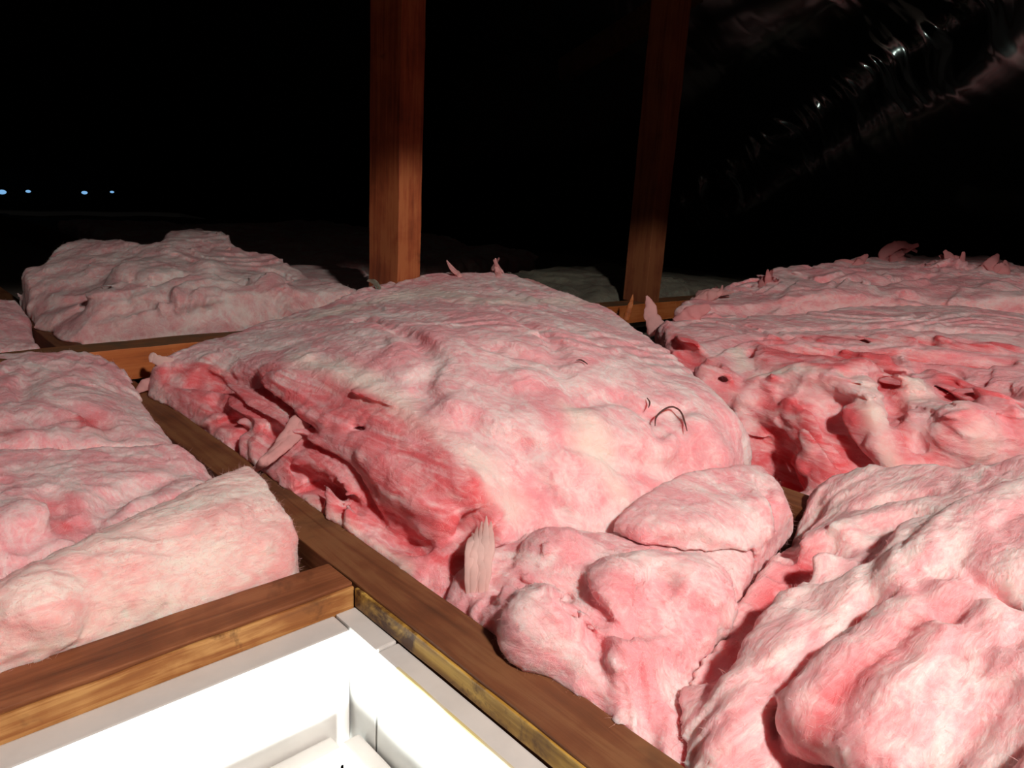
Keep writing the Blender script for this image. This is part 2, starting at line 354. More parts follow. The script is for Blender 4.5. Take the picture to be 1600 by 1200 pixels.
LAID = []
TIMBERS = [((.327, -.3, -.12), (.3775, 1.346, -.001)), ((.329, 1.41, -.12), (.377, 5.5, -.001)), ((.857, -.3, -.12), (.906, 5.5, -.005)), ((-.8, .53, -.12), (.33, .589, -.001)),
           ((-.9, 1.346, -.001), (3.4, 1.412, .030)), ((.931, 1.361, 0), (.993, 1.478, .5)), ((1.819, 1.355, 0), (1.891, 1.442, .5))]
class Wool:
    def __init__(s, ctrl, outline, vox=.0035, zbot=-.09, ztop=None, grow=.01, k=.03, world=(), world_outline=None):
        c = [tuple(U(x, y, z)) for x, y, z in ctrl] + [tuple(p) for p in world]
        s.poly = [U(x, y, z)[:2] for x, y, z in outline] if world_outline is None else [np.array(p, float) for p in world_outline]
        lo = np.min(s.poly, 0) - grow - .03; hi = np.max(s.poly, 0) + grow + .03
        ztop = ztop or (max(p[2] for p in c) + .06)
        s.o = np.array([lo[0], lo[1], zbot - .02]); s.v = vox
        s.n = np.ceil((np.array([hi[0], hi[1], ztop]) - s.o) / vox).astype(int)
        s.x = (s.o[0] + np.arange(s.n[0]) * vox).astype(np.float32); s.y = (s.o[1] + np.arange(s.n[1]) * vox).astype(np.float32); s.z = (s.o[2] + np.arange(s.n[2]) * vox).astype(np.float32)
        X, Y = np.meshgrid(s.x, s.y, indexing='ij')
        H = tps(c, X.astype(float), Y.astype(float)); gx, gy = np.gradient(H, vox); H = H.astype(np.float32)
        cf = (1 / np.sqrt(1 + np.clip(gx * gx + gy * gy, 0, 9))).astype(np.float32)
        top = (s.z[None, None, :] - H[:, :, None]) * cf[:, :, None]
        sd = (poly_sd(s.poly, X, Y) - grow).astype(np.float32)
        s.phi = smax(top, np.broadcast_to(sd[:, :, None], top.shape), k)
        s.phi = smax(s.phi, (zbot - s.z)[None, None, :], .01).astype(np.float32)
        s.phi0 = s.phi.copy(); s.zb = zbot; s.torn = []; s.palez = []
    def clear(s, o, eps=.002):
        """give way to a piece already lying there"""
        X, Y, Z = np.meshgrid(s.x, s.y, s.z, indexing='ij')
        i = np.round((X - o.o[0]) / o.v).astype(int); j = np.round((Y - o.o[1]) / o.v).astype(int); k = np.round((Z - o.o[2]) / o.v).astype(int)
        ok = (i >= 0) & (j >= 0) & (k >= 0) & (i < o.n[0]) & (j < o.n[1]) & (k < o.n[2]) & (s.phi < .02)
        f = o.phi[i[ok], j[ok], k[ok]]; s.phi[ok] = smax(s.phi[ok], eps - f, .004)
    def samp(s, p):
        i = np.clip(np.round((np.asarray(p) - s.o) / s.v).astype(int), 0, s.n - 1); return s.phi0[tuple(i)]
    def hit(s, px, py):
        r = ray((px, py)); t = .15
        zt = s.o[2] + s.n[2] * s.v; t = max(t, (zt - CAMZ) / r[2]) if r[2] < 0 else t
        best = (9, None)
        while t < 7:
            p = O + r * t
            if np.all(p >= s.o) and np.all(p <= s.o + (s.n - 1) * s.v):
                f = s.samp(p)
                if f <= 0: return p
                if f < best[0]: best = (f, p)
            t += s.v * .5
        return best[1] if best[1] is not None else U(px, py, .05)
    def nrm(s, p):
        e = s.v * 2; g = np.array([s.samp(p + d) - s.samp(p - d) for d in np.eye(3) * e], float); return g / (np.linalg.norm(g) + 1e-9)
    def _cap(s, A, B, r, fn):
        m_ = .02 + r * 1.3
        lo = np.minimum(A, B) - m_ - 0.01; hi = np.maximum(A, B) + m_ + 0.01
        i0 = np.clip(np.floor((lo - s.o) / s.v).astype(int), 0, s.n); i1 = np.clip(np.ceil((hi - s.o) / s.v).astype(int), 0, s.n)
        if np.any(i1 <= i0): return
        sl = tuple(slice(a, b) for a, b in zip(i0, i1))
        X = s.x[sl[0], None, None]; Y = s.y[None, sl[1], None]; Z = s.z[None, None, sl[2]]
        e = B - A; q = float(e @ e) + 1e-12
        t = np.clip(((X - A[0]) * e[0] + (Y - A[1]) * e[1] + (Z - A[2]) * e[2]) / q, 0, 1)
        d = np.sqrt((X - A[0] - t * e[0]) ** 2 + (Y - A[1] - t * e[1]) ** 2 + (Z - A[2] - t * e[2]) ** 2)
        s.phi[sl] = fn(s.phi[sl], d)
    def pts(s, px, off):
        hs = [s.hit(p[0], p[1]) for p in px]; ns = [s.nrm(h) for h in hs]; mn = np.mean(ns, 0); out = []
        for h, n_ in zip(hs, ns):
            n_ = n_ * .4 + mn; out.append(h + n_ / np.linalg.norm(n_) * off)
        # densify with wobble
        res = []
        for a, b in zip(out[:-1], out[1:]):
            n = max(1, int(np.linalg.norm(b - a) / .03))
            for k in range(n): res.append(a + (b - a) * k / n)
        res.append(out[-1]); return res
    def groove(s, px, r=.012, depth=.01, k=.012):
        P = s.pts(px, r - depth)
        for a, b in zip(P[:-1], P[1:]): s._cap(a, b, r, lambda f, d: smax(f, r - d, k))
    def ridge(s, px, r=.012, h=.008, k=.012):
        P = s.pts(px, h - r)
        for a, b in zip(P[:-1], P[1:]): s._cap(a, b, r, lambda f, d: smin(f, d - r, k))
    def lump(s, px, py, r, h, k=.012):
        p = s.hit(px, py); c = p + s.nrm(p) * (h - r); s._cap(c, c + 1e-4, r, lambda f, d: smin(f, d - r, k))
    def dent(s, px, py, r, depth, k=.012):
        p = s.hit(px, py); c = p + s.nrm(p) * (r - depth); s._cap(c, c + 1e-4, r, lambda f, d: smax(f, r - d, k))
    def cave(s, a, b, r, k=.008):
        s._cap(np.array(a, float), np.array(b, float), r, lambda f, d: smax(f, r - d, k))
    def tear(s, px):
        s.torn.append([s.hit(x, y)[:2] for x, y in px])
    def band(s, width=.03):
        m_ = np.abs(s.phi) < width; idx = np.argwhere(m_); P = (s.o + idx * s.v); return m_, P
    def pale(s, px, w):
        s.palez.append(([s.hit(x, y) for x, y in px], w))
    def palew(s, P):
        tw = np.zeros(len(P))
        for pl, w_ in s.palez:
            d = np.full(len(P), 9.0)
            for a, b in zip(pl[:-1], pl[1:]):
                e = b - a; t = np.clip((P - a) @ e / (e @ e + 1e-9), 0, 1); d = np.minimum(d, np.linalg.norm(P - a - t[:, None] * e, axis=1))
            n = fbm(P, 22, 3, 77.) * .7
            tw = np.maximum(tw, np.clip(1.1 - d / w_ + n, 0, 1))
        return tw * .85
    def soften(s, n=1):
        for _ in range(n):
            for ax in range(3):
                f = s.phi; g = f.copy(); a = [slice(None)] * 3; b = [slice(None)] * 3; c = [slice(None)] * 3
                a[ax] = slice(1, -1); b[ax] = slice(0, -2); c[ax] = slice(2, None)
                g[tuple(a)] = .5 * f[tuple(a)] + .25 * (f[tuple(b)] + f[tuple(c)]); s.phi = g
    def tornw(s, P):
        tw = np.zeros(len(P))
        for pl in s.torn: tw = np.maximum(tw, np.clip(.5 - poly_sd(pl, P[:, 0], P[:, 1]) / .02, 0, 1))
        return tw
    def fluff(s, amp=.009, sc=14, seed=1.0, aniso=None, strata=.007):
        s.soften(2); m_, P = s.band(.034)
        tw = s.tornw(P)
        Q = P.copy()
        if aniso is not None: Q = Q @ np.asarray(aniso).T
        wv = np.stack([fbm(Q, sc * .6, 2, seed + 1), fbm(Q, sc * .6, 2, seed + 2), fbm(Q, sc * .6, 2, seed + 3)], 1) * .035
        Q = Q + wv
        n = fbm(Q, sc * .6, 2, seed)
        md = np.clip(fbm(P, 7, 1, seed + 4) * 2 + .55, 0, 1)
        f1 = fbm(Q, sc * .7, 1, seed + 9) * 3.4; f1 -= np.floor(f1); e = np.clip((f1 - .70) / .30, 0, 1); f1 = f1 - e * e * (3 - 2 * e)
        f2 = fbm(Q, sc * 1.7, 2, seed + 12) * 2.6; f2 -= np.floor(f2); e = np.clip((f2 - .66) / .34, 0, 1); f2 = f2 - e * e * (3 - 2 * e)
        n3 = fbm(Q, sc * 2.6, 2, seed + 15)
        d = amp * (-1.3 * n - .85 * md * (f1 - .45) - .26 * (f2 - .4) - .35 * n3)
        d = d * np.clip((P[:, 2] - s.zb - .008) / .03, 0, 1)
        if strata:
            S = np.stack([P[:, 0] * 10 + wv[:, 0] * 60, P[:, 1] * 4 + wv[:, 1] * 60, P[:, 2] * 62 + wv[:, 2] * 240], 1)
            st = noise(S[:, 0], S[:, 1], S[:, 2] + seed)
            d = d * (1 - .45 * tw) + tw * strata * st * 1.5
        s.phi[m_] += d.astype(np.float32)
    def build(s, name, mat, parent=None, seed=1.0, fine=1.0, label=None):
        for o_ in LAID: s.clear(o_)
        LAID.append(s)
        for lo, hi in TIMBERS:
            i0 = np.clip(np.floor((np.array(lo) - .02 - s.o) / s.v).astype(int), 0, s.n); i1 = np.clip(np.ceil((np.array(hi) + .02 - s.o) / s.v).astype(int), 0, s.n)
            if np.any(i1 <= i0): continue
            sl = tuple(slice(a, b) for a, b in zip(i0, i1))
            X = s.x[sl[0], None, None]; Y = s.y[None, sl[1], None]; Z = s.z[None, None, sl[2]]
            bx = np.maximum(np.maximum(np.maximum(lo[0] - X, X - hi[0]), np.maximum(lo[1] - Y, Y - hi[1])), np.maximum(lo[2] - Z, Z - hi[2]))
            s.phi[sl] = np.maximum(s.phi[sl], -bx)
        g = vdb.FloatGrid(background=1.0); g.copyFromArray(s.phi / s.v)
        P, Q = g.convertToQuads(isovalue=0.0)
        P = s.o + P.astype(float) * s.v
        # keep what lies in the slab of interest; vertex normals from the field
        me = mesh_np(name, P, Q[:, ::-1])
        N = np.empty(len(P) * 3, np.float32); me.vertices.foreach_get('normal', N); N = N.reshape(-1, 3).astype(float)
        i = np.clip(np.round((P + N * s.v * 2 - s.o) / s.v).astype(int), 0, s.n - 1)
        if np.mean(s.phi[i[:, 0], i[:, 1], i[:, 2]]) < 0:
            me = mesh_np(name, P, Q); N = -N
        n1 = fbm(P, 70, 3, seed + 20); q = P + .006 * np.stack([n1, -n1, n1], 1)
        f = fbm(q * np.array([1, 1, 1.6]), 26, 2, seed + 30) * 3.2; f -= np.floor(f); e = np.clip((f - .62) / .38, 0, 1)
        d = .0015 * (f - e * e * (3 - 2 * e) - .4) + .0012 * fbm(P, 90, 2, seed + 40)
        P2 = P - N * d[:, None] * fine * -1
        me.vertices.foreach_set('co', P2.astype(np.float32).ravel())
        a = me.attributes.new('torn', 'FLOAT', 'POINT'); a.data.foreach_set('value', s.tornw(P2).astype(np.float32))
        a = me.attributes.new('pale', 'FLOAT', 'POINT'); a.data.foreach_set('value', s.palew(P2).astype(np.float32))
        me.update(); s.P, s.N = P2, N
        o = link(name, me, mat, parent)
        if label: o['label'] = label
        return o

def fuzz(W, mat, parent, n=5000, length=.010, width=.00016, seed=0, zmin=-.02):
    """loose fibres standing out of the surface"""
    rng = np.random.RandomState(seed)
    ok = np.where((W.P[:, 2] > zmin))[0]
    if len(ok) == 0: return
    id_ = rng.choice(ok, n); P = W.P[id_]; N = W.N[id_]
    T = rng.normal(size=(n, 3)); T -= N * np.sum(T * N, 1)[:, None]; T /= np.linalg.norm(T, axis=1)[:, None]
    L = length * (.3 + rng.rand(n) ** 2 * 1.2); lift = .12 + .5 * rng.rand(n)
    C = rng.normal(size=(n, 3)) * .35
    S = 5; t = np.linspace(0, 1, S)
    B = np.cross(N, T); V = []
    for k in range(S):
        c = P + (T * t[k] + N * (lift * t[k] * (1.2 - .6 * t[k]))[:, None] + C * t[k] ** 2) * L[:, None] - N * .0006
        wd = width * (1 - .8 * t[k]); V.append(c - B * wd); V.append(c + B * wd)
    V = np.stack(V, 1).reshape(-1, 3)
    base = (np.arange(n) * 2 * S)[:, None, None]; q = np.array([[2 * k, 2 * k + 1, 2 * k + 3, 2 * k + 2] for k in range(S - 1)])[None]
    Q = (base + q).reshape(-1, 4)
    o = link('loose_fibres', mesh_np('loose_fibres', V, Q), mat, parent); o['kind'] = 'stuff'
    return o

def tuft(name, pts, rad, mat, parent, seed=1.0, flat=.45, seg=14, label=None):
    """a torn wisp: flattened, frayed tube through points with given radii"""
    P = np.array(pts, float); n = len(P); T = np.linspace(0, n - 1, (n - 1) * 10 + 1)
    def cr(A):
        A = np.asarray(A, float); out = []
        for t in T:
            i = min(int(t), n - 2); f = t - i
            p0 = A[max(i - 1, 0)]; p1 = A[i]; p2 = A[i + 1]; p3 = A[min(i + 2, n - 1)]
            out.append(.5 * ((2 * p1) + (-p0 + p2) * f + (2 * p0 - 5 * p1 + 4 * p2 - p3) * f * f + (-p0 + 3 * p1 - 3 * p2 + p3) * f ** 3))
        return np.array(out)
    C = cr(P); Rr = np.maximum(cr(rad), .0002); D = np.gradient(C, axis=0); D /= np.linalg.norm(D, axis=1)[:, None] + 1e-9
    view = np.array([.6, .6, -.25]); A = np.cross(D, view); A /= np.linalg.norm(A, axis=1)[:, None] + 1e-9; B = np.cross(D, A)
    an = np.linspace(0, 2 * np.pi, seg, endpoint=False); V = []
    for c, r, a, b in zip(C, Rr, A, B):
        V.append(c + r * (np.cos(an)[:, None] * a + flat * np.sin(an)[:, None] * b))
    V = np.array(V).reshape(-1, 3)
    rr = np.repeat(Rr, seg)
    V = V + np.stack([fbm(V, 120, 2, seed), fbm(V, 120, 2, seed + 5), fbm(V, 120, 2, seed + 8)], 1) * (rr * .28)[:, None]
    m_ = len(C); idx = np.arange(m_ * seg).reshape(m_, seg)
    Q = np.stack([idx[:-1], np.roll(idx, -1, 1)[:-1], np.roll(idx, -1, 1)[1:], idx[1:]], -1).reshape(-1, 4)
    me = mesh_np(name, V, Q); me.attributes.new('torn', 'FLOAT', 'POINT')
    o = link(name, me, mat, parent)
    if label: o['label'] = label
    return o

def base_point(W):
    c = np.mean(W.poly, 0); return (float(c[0]), float(c[1]), -.09)
def finish(name, W, mat, label, seed, nf=6000, fl=.010, fine=1.0, cat='insulation', group='pink insulation batts'):
    root = empty(name, base_point(W)); tag(root, label, cat, group)
    inv = Matrix.Translation(root.location).inverted()
    b = W.build('wool_body', mat, root, seed, fine); b.matrix_parent_inverse = inv
    if nf:
        f = fuzz(W, M_fibre, root, nf * 3, fl * .5, seed=int(seed * 7)); f.matrix_parent_inverse = inv
    root['_'] = 0; del root['_']
    return root, inv
def add_tuft(root_inv, px, rads, mat=None, seed=1.0, W=None, dist=None, flat=.45, label=None):
    """px: (x, y, distance along the sight line) triples"""
    root, inv = root_inv
    pts = [O + ray((a, b)) * d for a, b, d in px]
    mat = {'M': M_wisp, M_wool_rose.name: M_wisp_rose, M_wool_cream.name: M_wisp_pale, M_wool_white.name: M_wisp_pale, M_wool_far.name: M_wisp, M_wool_green.name: M_wool_green}.get((mat or M_wool).name, M_wisp)
    o = tuft('torn_wisp', pts, rads, mat, root, seed, flat, label=label); o.matrix_parent_inverse = inv
    return o
def D(px, py, z): return float(np.linalg.norm(U(px, py, z) - O))

def plume(root_inv, px, r, mat, seed, n=6, sp=9):
    """several torn wisps rising from one foot"""
    rg = np.random.RandomState(seed)
    for k in range(n):
        j = rg.normal(size=(len(px), 2)) * sp * np.linspace(.8, 1.0, len(px))[:, None]; cut = len(px) if k < n // 2 else max(3, len(px) - 1 - k % 2)
        P = [(p[0] + q[0], p[1] + q[1] * .5, p[2] + rg.normal() * .02) for p, q in zip(px, j)][:cut]
        add_tuft(root_inv, P, list(np.linspace(r, r * .15, len(P)) * (.7 + .6 * rg.rand())), mat, seed + k * 1.7, flat=.5)
# ---- central mound
W = Wool([(235, 603, .02), (300, 655, .005), (380, 722, .0), (480, 795, 0), (560, 850, 0), (640, 903, -.005), (690, 925, -.01),
          (300, 610, .03), (400, 660, .035), (500, 720, .035), (600, 790, .03), (690, 850, .02),
          (245, 563, .05), (330, 560, .06), (430, 572, .09), (520, 592, .105), (600, 632, .10), (680, 690, .09), (740, 750, .07), (790, 815, .04), (800, 850, .02),
          (330, 530, .06), (400, 512, .075), (500, 480, .10), (600, 450, .13), (700, 437, .15), (800, 440, .155), (880, 465, .15), (950, 490, .14), (1010, 530, .13),
          (1060, 570, .12), (1110, 605, .115), (1150, 650, .095), (1168, 700, .06),
          (500, 530, .11), (600, 530, .14), (700, 500, .15), (800, 500, .16), (900, 540, .155), (700, 600, .128), (800, 620, .122), (900, 620, .125), (1000, 600, .125),
          (750, 700, .093), (850, 720, .082), (950, 700, .086), (1050, 680, .09), (1100, 720, .07), (850, 800, .038), (950, 800, .034), (900, 760, .06), (1000, 760, .048), (1080, 760, .046),
          (960, 840, .02), (800, 870, .0)],
         [(235, 603, .02), (300, 655, .0), (380, 722, .0), (480, 795, 0), (560, 850, 0), (640, 903, 0), (690, 925, 0), (800, 885, 0), (960, 850, .0), (1060, 800, .0), (1140, 765, .03), (1168, 700, .05),
          (1150, 650, .085), (1110, 605, .105), (1060, 570, .11), (1010, 530, .12), (950, 490, .13), (880, 465, .14), (800, 440, .145), (700, 437, .14), (600, 450, .12), (500, 480, .095), (400, 512, .07), (300, 545, .055), (240, 563, .05)],
         vox=.0035, grow=.006, k=.025)
W.tear([(240, 580), (330, 562), (430, 578), (520, 600), (600, 642), (680, 702), (740, 765), (785, 830), (760, 900), (690, 925), (640, 898), (560, 845), (480, 790), (380, 718), (300, 650), (240, 600)])
# torn side: deep slots under the overhanging skin, ledges between them
W.groove([(300, 588), (380, 590), (460, 605), (545, 640)], .018, .025, .008)
W.groove([(540, 630), (600, 668), (660, 722), (715, 785), (755, 845), (772, 890)], .021, .036, .008)
W.groove([(330, 625), (370, 650)], .012, .016)
W.groove([(420, 665), (440, 690)], .014, .018)
W.groove([(450, 725), (530, 768), (590, 808), (655, 865)], .014, .020, .008)
W.ridge([(480, 650), (560, 700), (640, 760), (690, 820)], .018, .010)
W.ridge([(430, 575), (520, 598), (600, 640), (680, 700), (740, 760), (785, 815)], .022, .004, .02)
W.pale([(460, 555), (560, 600), (640, 655), (720, 730), (790, 800)], .030)
W.pale([(470, 500), (560, 480), (660, 455), (760, 470), (880, 470)], .05)
W.pale([(900, 640), (960, 760)], .03); W.pale([(740, 850), (745, 900)], .02); W.pale([(480, 780), (560, 830), (640, 890)], .012)
W.dent(470, 690, .02, .012); W.dent(380, 670, .018, .012)
# creases over the top
W.groove([(740, 530), (800, 545), (860, 555), (900, 600), (905, 660)], .009, .007)
W.groove([(640, 590), (700, 640), (760, 680), (850, 700)], .010, .006)
W.groove([(910, 620), (970, 615), (1020, 645), (1080, 640)], .008, .008)
W.groove([(960, 700), (1010, 730), (1060, 735), (1110, 700)], .009, .009)
W.groove([(1025, 640), (1030, 680), (1060, 650), (1075, 690)], .006, .008, .005)
W.groove([(820, 700), (840, 760), (880, 800)], .010, .008)
W.groove([(560, 500), (640, 520), (680, 560), (650, 610)], .012, .009)
W.groove([(700, 470), (780, 480), (860, 520), (880, 560)], .008, .006)
W.groove([(880, 690), (930, 700), (1000, 745)], .007, .007)
W.ridge([(560, 600), (640, 660), (700, 715)], .018, .005, .018)
W.lump(820, 590, .035, .012); W.lump(930, 660, .04, .010); W.lump(1000, 690, .022, .009); W.lump(1100, 660, .03, .008); W.lump(1130, 700, .025, .008)
W.lump(700, 640, .04, .010); W.lump(480, 560, .02, .010); W.lump(330, 560, .018, .009); W.lump(275, 570, .014, .008)
W.fluff(.0065, 12, 1.3, aniso=np.diag([1.25, .55, 1.1]), strata=.008)
mound = finish('insulation_batt', W, M_wool, 'tall pink mound of insulation in the centre, torn open along its left side', 1.3, 16000)
d0 = D(440, 670, .05)
for k in range(4):
    q = [math.sin(1.3 * k + .9 * j) * 7 for j in range(6)]
    add_tuft(mound, [(500 + q[0], 640 + 3 * k, d0 + .05), (474 + q[1], 655, d0 - .0), (455 + q[2], 680, d0 - .01), (436 + q[3], 703, d0 - .03), (413 + q[4] * .6, 722, d0 - .05), (393 + k * 2, 735 + .5 * k, D(393, 736, .008))],
             [.004, .008, .008, .006, .0045, .0012], M_wool, 3.0 + k * 2.1, flat=.5, label='twisted pale strand drooping on to the joist')
dd = D(755, 900, .02)
for k in range(5):
    x = 733 + 7 * k; add_tuft(mound, [(x + 6, 806 + 9 * abs(k - 3), dd + .03), (x + 4, 845, dd), (x, 885, dd - .006), (x - 2, 932 + 4 * (k % 2), dd + .004)], [.0006, .0042, .0046, .002], M_wool_cream, 4.0 + k, flat=.35, label='upright whitish strip')
dd = D(705, 437, .145)
plume(mound, [(724, 450, dd), (716, 433, dd), (706, 420, dd), (700, 408, dd)], .006, M_wool, 5, 4, 2.5)
plume(mound, [(792, 458, dd), (784, 437, dd), (778, 422, dd), (776, 406, dd)], .013, M_wool, 6, 6, 3.5)
plume(mound, [(785, 455, dd), (825, 447, dd - .02), (858, 457, dd - .06), (888, 468, dd - .1)], .012, M_wool, 7, 6, 5)
dd = D(585, 455, .125)
add_tuft(mound, [(592, 462, dd), (590, 448, dd), (583, 440, dd), (574, 438, dd)], [.006, .006, .005, .002], M_wool_green, 7.0, label='pale greenish curl by the nearer post')
dd = D(230, 600, .015)
add_tuft(mound, [(262, 600, dd), (240, 598, dd), (222, 605, dd), (212, 614, dd)], [.012, .010, .009, .002], M_wool, 8.0)
dd = D(243, 565, .05)
add_tuft(mound, [(270, 568, dd), (245, 562, dd), (238, 556, dd), (235, 566, dd)], [.010, .008, .006, .002], M_wool_white, 9.0)

M_thread = mat_plain('dark_thread', (.10, .035, .03), .8)
for px in ([(1022, 668), (1024, 655), (1032, 646), (1042, 640), (1052, 639), (1062, 646), (1068, 660), (1072, 676)], [(1010, 625), (1014, 632), (1012, 640)], [(900, 566), (908, 566), (917, 572)]):
    q = [W.hit(*p) for p in px]; q = [p + W.nrm(p) * .003 for p in q]
    t_ = tuft('dark_thread', q, [.0005] + [.0011] * (len(q) - 2) + [.0005], M_thread, mound[0], 3.3, .8, 8); t_.matrix_parent_inverse = mound[1]
# ---- crumpled pieces in front of the mound
W = Wool([(700, 935, .0), (760, 985, 0), (860, 1045, 0), (940, 1105, 0), (1010, 1160, 0), (1060, 1196, 0), (750, 880, .02), (850, 850, .03), (900, 900, .035), (960, 960, .03), (850, 980, .03), (1000, 1000, .03),
          (1050, 950, .03), (1100, 900, .035), (1000, 880, .035), (1050, 840, .02), (1165, 890, .02), (1130, 940, .005), (1060, 1050, .0), (1100, 1100, -.01), (1100, 1196, 0), (1000, 820, .0), (1150, 800, .0)],
         [(690, 928, 0), (740, 880, 0), (800, 830, 0), (900, 820, 0.01), (1000, 830, 0), (1100, 840, 0), (1170, 890, 0), (1120, 980, 0), (1080, 1040, 0), (1110, 1120, 0), (1140, 1220, 0), (1100, 1225, 0), (1060, 1198, 0), (940, 1105, 0), (860, 1045, 0), (760, 985, 0)],
         vox=.003, grow=.004, k=.02)
for a in [(855, 985, .034, .016), (900, 1070, .028, .010), (960, 1050, .028, .012), (970, 925, .036, .018), (870, 865, .034, .016), (1090, 920, .040, .016), (1030, 985, .03, .010), (780, 935, .022, .01), (1010, 890, .03, .012), (1000, 1120, .026, .008), (820, 930, .02, .008)]:
    W.lump(a[0], a[1], a[2] * 1.15, a[3] * 1.45, .012)
W.phi0 = W.phi.copy()
W.groove([(900, 905), (915, 940), (935, 960)], .010, .012, .008)
W.groove([(780, 900), (830, 905), (880, 915), (895, 940)], .011, .012, .008)
W.groove([(1035, 900), (1000, 950), (980, 990)], .011, .012, .008)
W.groove([(985, 985), (1040, 970), (1100, 955)], .010, .010, .008)
W.groove([(930, 1000), (935, 1050), (945, 1095)], .008, .009)
W.groove([(1000, 1060), (1020, 1100), (1010, 1140)], .009, .009)
W.groove([(760, 905), (765, 935)], .010, .010)
W.fluff(.005, 16, 4.1, strata=0)
finish('insulation_batt', W, M_wool, 'crumpled lumpy pink insulation filling the bay beside the joist in front of the central mound', 4.1, 9000)

# ---- wedge lying at the foot of the mound
W = Wool([(955, 838, .035), (1000, 805, .05), (1060, 780, .055), (1130, 765, .055), (1180, 745, .06), (1215, 765, .045), (1238, 800, .02), (1160, 885, .02), (1100, 870, .04), (1050, 860, .04), (1000, 850, .04), (1100, 820, .055), (1180, 800, .05)],
         [(955, 838, .02), (1000, 800, .03), (1060, 772, .035), (1130, 755, .04), (1185, 735, .04), (1220, 755, .03), (1240, 805, .01), (1165, 890, .01), (1100, 885, .015), (1050, 872, .02), (1000, 860, .025)],
         vox=.0028, zbot=-.02, grow=.003, k=.016)
W.ridge([(1180, 745), (1190, 790), (1200, 830)], .010, .006); W.ridge([(1205, 750), (1215, 780), (1230, 800)], .008, .006)
W.groove([(1192, 750), (1200, 780), (1216, 810)], .005, .006); W.groove([(1030, 855), (1090, 850), (1150, 870)], .008, .007)
W.fluff(.004, 15, 6.2, strata=0)
finish('insulation_offcut', W, M_wool, 'small pink wedge of insulation with frayed tip at the right foot of the mound', 6.2, 4000, group='loose pink insulation pieces')

# ---- near right batt
A_fold = np.array([[.42, -.05, 0], [.15, 1.3, 0], [0, 0, 1.1]])
W = Wool([(1075, 1040, .0), (1020, 1120, .0), (1060, 1196, .0), (1170, 905, .0), (1250, 810, .0), (1265, 775, .02), (1330, 750, .045), (1400, 735, .06), (1500, 730, .075), (1600, 715, .09),
          (1200, 1000, .045), (1180, 1100, .035), (1150, 1190, .03), (1300, 900, .065), (1300, 1050, .065), (1300, 1190, .05), (1400, 850, .08), (1500, 800, .09), (1600, 800, .105), (1400, 1000, .075), (1500, 1000, .08),
          (1500, 1190, .09), (1600, 1000, .11), (1600, 1190, .11), (1590, 900, .11), (1250, 870, .045), (1300, 820, .055), (1750, 1000, .12), (1750, 1200, .12), (1750, 800, .11), (1300, 1400, .05), (1600, 1400, .09), (1100, 1350, .02)],
         [(1085, 1035, 0), (1030, 1120, 0), (1060, 1196, 0), (1150, 1290, 0), (1260, 1420, 0), (1500, 1600, 0.0), (1850, 1500, .03), (1900, 900, .08), (1800, 700, .09), (1600, 712, .085), (1500, 725, .07), (1400, 730, .05), (1330, 745, .03), (1262, 770, .01), (1245, 810, 0), (1170, 908, 0), (1130, 970, 0)],
         vox=.003, zbot=-.08, grow=.004, k=.022)
W.groove([(1480, 960), (1440, 985), (1390, 1020), (1340, 1065), (1290, 1120), (1240, 1200)], .046, .052, .018)
W.groove([(1600, 925), (1540, 940), (1480, 960)], .016, .008)
W.groove([(1500, 830), (1450, 880), (1400, 935), (1350, 985), (1310, 1020)], .014, .014)
W.groove([(1290, 830), (1240, 860), (1190, 920), (1150, 980), (1100, 1040)], .022, .030, .010)
W.groove([(1420, 790), (1370, 800), (1340, 840), (1290, 880)], .018, .020)
W.groove([(1440, 765), (1400, 770), (1350, 785)], .008, .010)
W.groove([(1560, 1050), (1500, 1110), (1450, 1190)], .013, .014)
W.groove([(1600, 1080), (1560, 1130), (1530, 1195)], .012, .012)
W.groove([(1270, 790), (1240, 830), (1230, 860)], .010, .012)
W.ridge([(1470, 930), (1400, 970), (1330, 1030), (1270, 1100)], .025, .012, .018)
W.ridge([(1600, 765), (1520, 800), (1460, 850), (1400, 900)], .022, .010, .018)
W.ridge([(1560, 960), (1480, 1010), (1400, 1080), (1350, 1150)], .022, .010, .018)
W.ridge([(1230, 930), (1190, 1000), (1150, 1080), (1130, 1150)], .016, .008, .014)
W.ridge([(1250, 960), (1210, 1030)], .012, .006)
W.tear([(1490, 950), (1440, 975), (1390, 1008), (1330, 1060), (1270, 1115), (1225, 1200), (1270, 1200), (1310, 1130), (1370, 1070), (1430, 1015), (1490, 975)]); W.tear([(1290, 825), (1235, 855), (1180, 915), (1140, 975), (1150, 990), (1200, 935), (1255, 870), (1300, 840)])
W.fluff(.0055, 12, 8.4, aniso=A_fold, strata=0)
finish('insulation_batt', W, M_wool_fold, 'big pale pink insulation batt with long diagonal folds, nearest at the lower right', 8.4, 15000)

